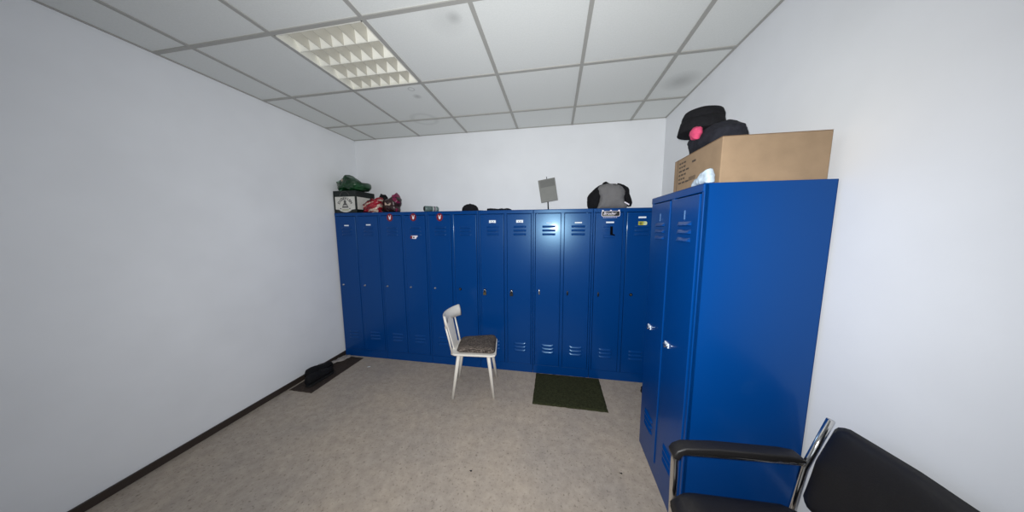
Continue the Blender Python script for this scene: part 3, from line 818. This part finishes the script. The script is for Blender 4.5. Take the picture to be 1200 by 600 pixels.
# grey board on a thin post
SG = thing('board_sign', 'grey tilted board on a thin metal post standing on the lockers', 'sign', (2.345, 2.75, Z), 0)
m = MB('dark_steel'); m.lathe([(0, 0), (.045, 0), (.045, .006), (.012, .010), (0, .010)], n=20); m.build('foot', SG)
m = MB('dark_steel'); m.tube([(0, 0, .008), (-.012, 0, .2), (-.022, 0, .355)], [.007, .006, .0035], n=10); m.build('post', SG)
bx = T(-.006, -.014, .212) @ ry(radians(-9.0))
m = MB('board'); m.box((-.090, -.006, -.122), (.090, .006, .118), bev=.002, xf=bx); m.build('board', SG)
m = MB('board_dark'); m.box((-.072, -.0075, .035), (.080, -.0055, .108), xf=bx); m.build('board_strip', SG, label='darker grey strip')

# sweatshirt
SW = thing('sweatshirt', 'rolled grey sweatshirt with black sleeves lying on the locker', 'sweatshirt', (0, 0, 0), 0)
m = MB('grey_cloth')
m.blob([(2.864, 2.045), (2.895, 2.058), (2.939, 2.060), (2.988, 2.057), (3.070, 2.054), (3.108, 2.034), (3.132, 1.991), (3.134, 1.946), (3.120, 1.92), (3.125, 1.87), (3.146, 1.825), (3.135, Z), (2.998, Z), (2.842, Z), (2.852, 1.856), (2.862, 1.882), (2.870, 1.934), (2.858, 1.973), (2.849, 2.012)],
       lambda a, b, th: (a, 2.77 + th, b), .085, 'grey_cloth', seed=61, amp=.014, freq=10, zmin=Z, rings=18, nseg=100, flat=3.2)
m.build('shirt_body', SW)
m = MB('black_cloth')
m.blob([(2.768, Z), (2.752, 1.881), (2.754, 1.927), (2.777, 1.966), (2.820, 2.015), (2.864, 2.050), (2.900, 2.062), (2.892, 1.995), (2.905, 1.936), (2.884, 1.884), (2.868, Z)],
       lambda a, b, th: (a, 2.795 + th, b), .075, 'black_cloth', seed=62, amp=.007, freq=12, zmin=Z, rings=14, flat=3); m.build('sleeve', SW)
m = MB('black_cloth')
m.blob([(3.05, 2.064), (3.114, 2.048), (3.146, 2.023), (3.160, 1.997), (3.166, 1.967), (3.184, 1.916), (3.202, 1.857), (3.191, 1.824), (3.160, 1.825), (3.132, 1.855), (3.098, 1.925), (3.112, 1.945), (3.122, 1.994), (3.100, 2.035)],
       lambda a, b, th: (a, 2.775 + th, b), .060, 'black_cloth', seed=63, amp=.007, freq=12, zmin=Z, rings=14, flat=3); m.build('sleeve', SW)
m = MB('black_cloth')
m.blob([(2.895, 2.050), (2.912, 2.080), (2.931, 2.090), (2.952, 2.078), (2.975, 2.065), (3.05, 2.064), (3.06, 2.045), (2.98, 2.04)], lambda a, b, th: (a, 2.80 + th, b), .045, 'black_cloth', seed=64, amp=.003, freq=20, rings=8); m.build('collar', SW)
m = MB('white_st'); m.prism([(-.027, -.006), (.027, -.006), (.027, .006), (-.027, .006)], 0, .002, xf=T(3.124, 2.672, 1.850) @ ry(radians(32)) @ rx(pi / 2)); m.build('cuff_tag', SW, label='white tag')

# ------------------------------------------------------------------ on the right-hand locker
BX = thing('cardboard_box', 'brown printed cardboard box on top of the right-hand locker', 'box', (3.135, 1.705, Z), 0)
bl, bd, bh = .44, .40, .198       # along -y, depth +x, height
m = MB('cardboard'); m.box((0, -bl, 0), (bd, 0, bh), bev=.003); m.build('carton', BX)
m = MB('cardboard_tape'); m.box((-.001, -bl + .0, bh + .0002), (bd, -.0, bh + .001)); m.build('top_flap', BX)
m = MB('ink')
F = T(-.0008, 0, 0) @ rz(-pi / 2) @ rx(pi / 2)     # local x -> towards the camera (-y), local y -> z
m.prism([(.042, .0), (.045, .0), (.045, bh), (.042, bh)], 0, .0006, 'ink', F)
random.seed(4)
rows = ['HANDLE', 'WITH CARE', 'KEEP DRY', 'MADE IN', 'QTY 24', 'N.W. KG']
for i in range(6):
    z_ = bh - .032 - i * .022
    x = .062
    for w in range(3):                      # illegible rows of small print
        L_ = random.uniform(.014, .034)
        m.prism([(x, z_), (x + L_, z_), (x + L_, z_ + .009), (x, z_ + .009)], 0, .0006, 'ink', F)
        x += L_ + .008
m.build('small_print', BX, label='rows of small dark print')
m = MB('ink')
m.text('IIIIIIIII', .030, F @ T(.205, .066, .0004), 'ink', shear=.25)
m.build('large_print', BX, label='line of larger dark lettering')
m = MB('ink'); m.prism([(.20, bh - .05), (.235, bh - .05), (.235, bh - .040), (.20, bh - .040)], 0, .0006, 'ink', F)
m.build('print_bar', BX)

m = MB('clear_bag')
m.blob([(1.415, Z), (1.410, 1.822), (1.385, 1.842), (1.36, 1.840), (1.32, 1.862), (1.28, 1.87), (1.265, 1.84), (1.262, Z)], lambda a, b, th: (3.105 + th, a, b), .026, 'clear_bag', seed=71, amp=.006, freq=26, zmin=Z)
o = m.build('plastic_bag'); tag(o, 'small pale bluish plastic bag in front of the cardboard box', 'bag')

BZ = Z + bh
m = MB('navy_cloth')
m.blob([(1.668, BZ + .001), (1.672, 2.030), (1.688, 2.062), (1.695, 2.085), (1.715, 2.105), (1.708, 2.125), (1.55, 2.128), (1.42, 2.12), (1.36, 2.08), (1.34, BZ + .001)],
       lambda a, b, th: (3.245 + th, a, b), .085, 'navy_cloth', seed=81, amp=.008, freq=14, zmin=BZ + .001, rings=16, flat=3)
o = m.build('jacket'); tag(o, 'crumpled dark jacket on top of the cardboard box', 'jacket')
HT = thing('hat', 'black bucket hat lying on the dark jacket above the cardboard box', 'hat', (3.235, 1.645, 2.150), 0)
m = MB('black_cloth'); m.lathe([(.101, .045), (.100, .075), (.090, .100), (.058, .114), (0, .118)], xf=ry(radians(3)), n=30); m.build('crown', HT)
m = MB('black_cloth'); m.lathe([(.110, -.010), (.115, -.008), (.108, .030), (.102, .055), (.098, .055), (.102, .028)], n=30); m.build('brim', HT)
m = MB('pink')
m.blob([(1.560, 2.100), (1.545, 2.128), (1.515, 2.134), (1.48, 2.12), (1.475, 2.09), (1.50, 2.062), (1.54, 2.070)], lambda a, b, th: (3.148 + th, a, b), .024, 'pink', seed=91, amp=.004, freq=24, rings=8)
o = m.build('glove'); tag(o, 'bright pink bundled glove tucked against the dark jacket', 'glove')
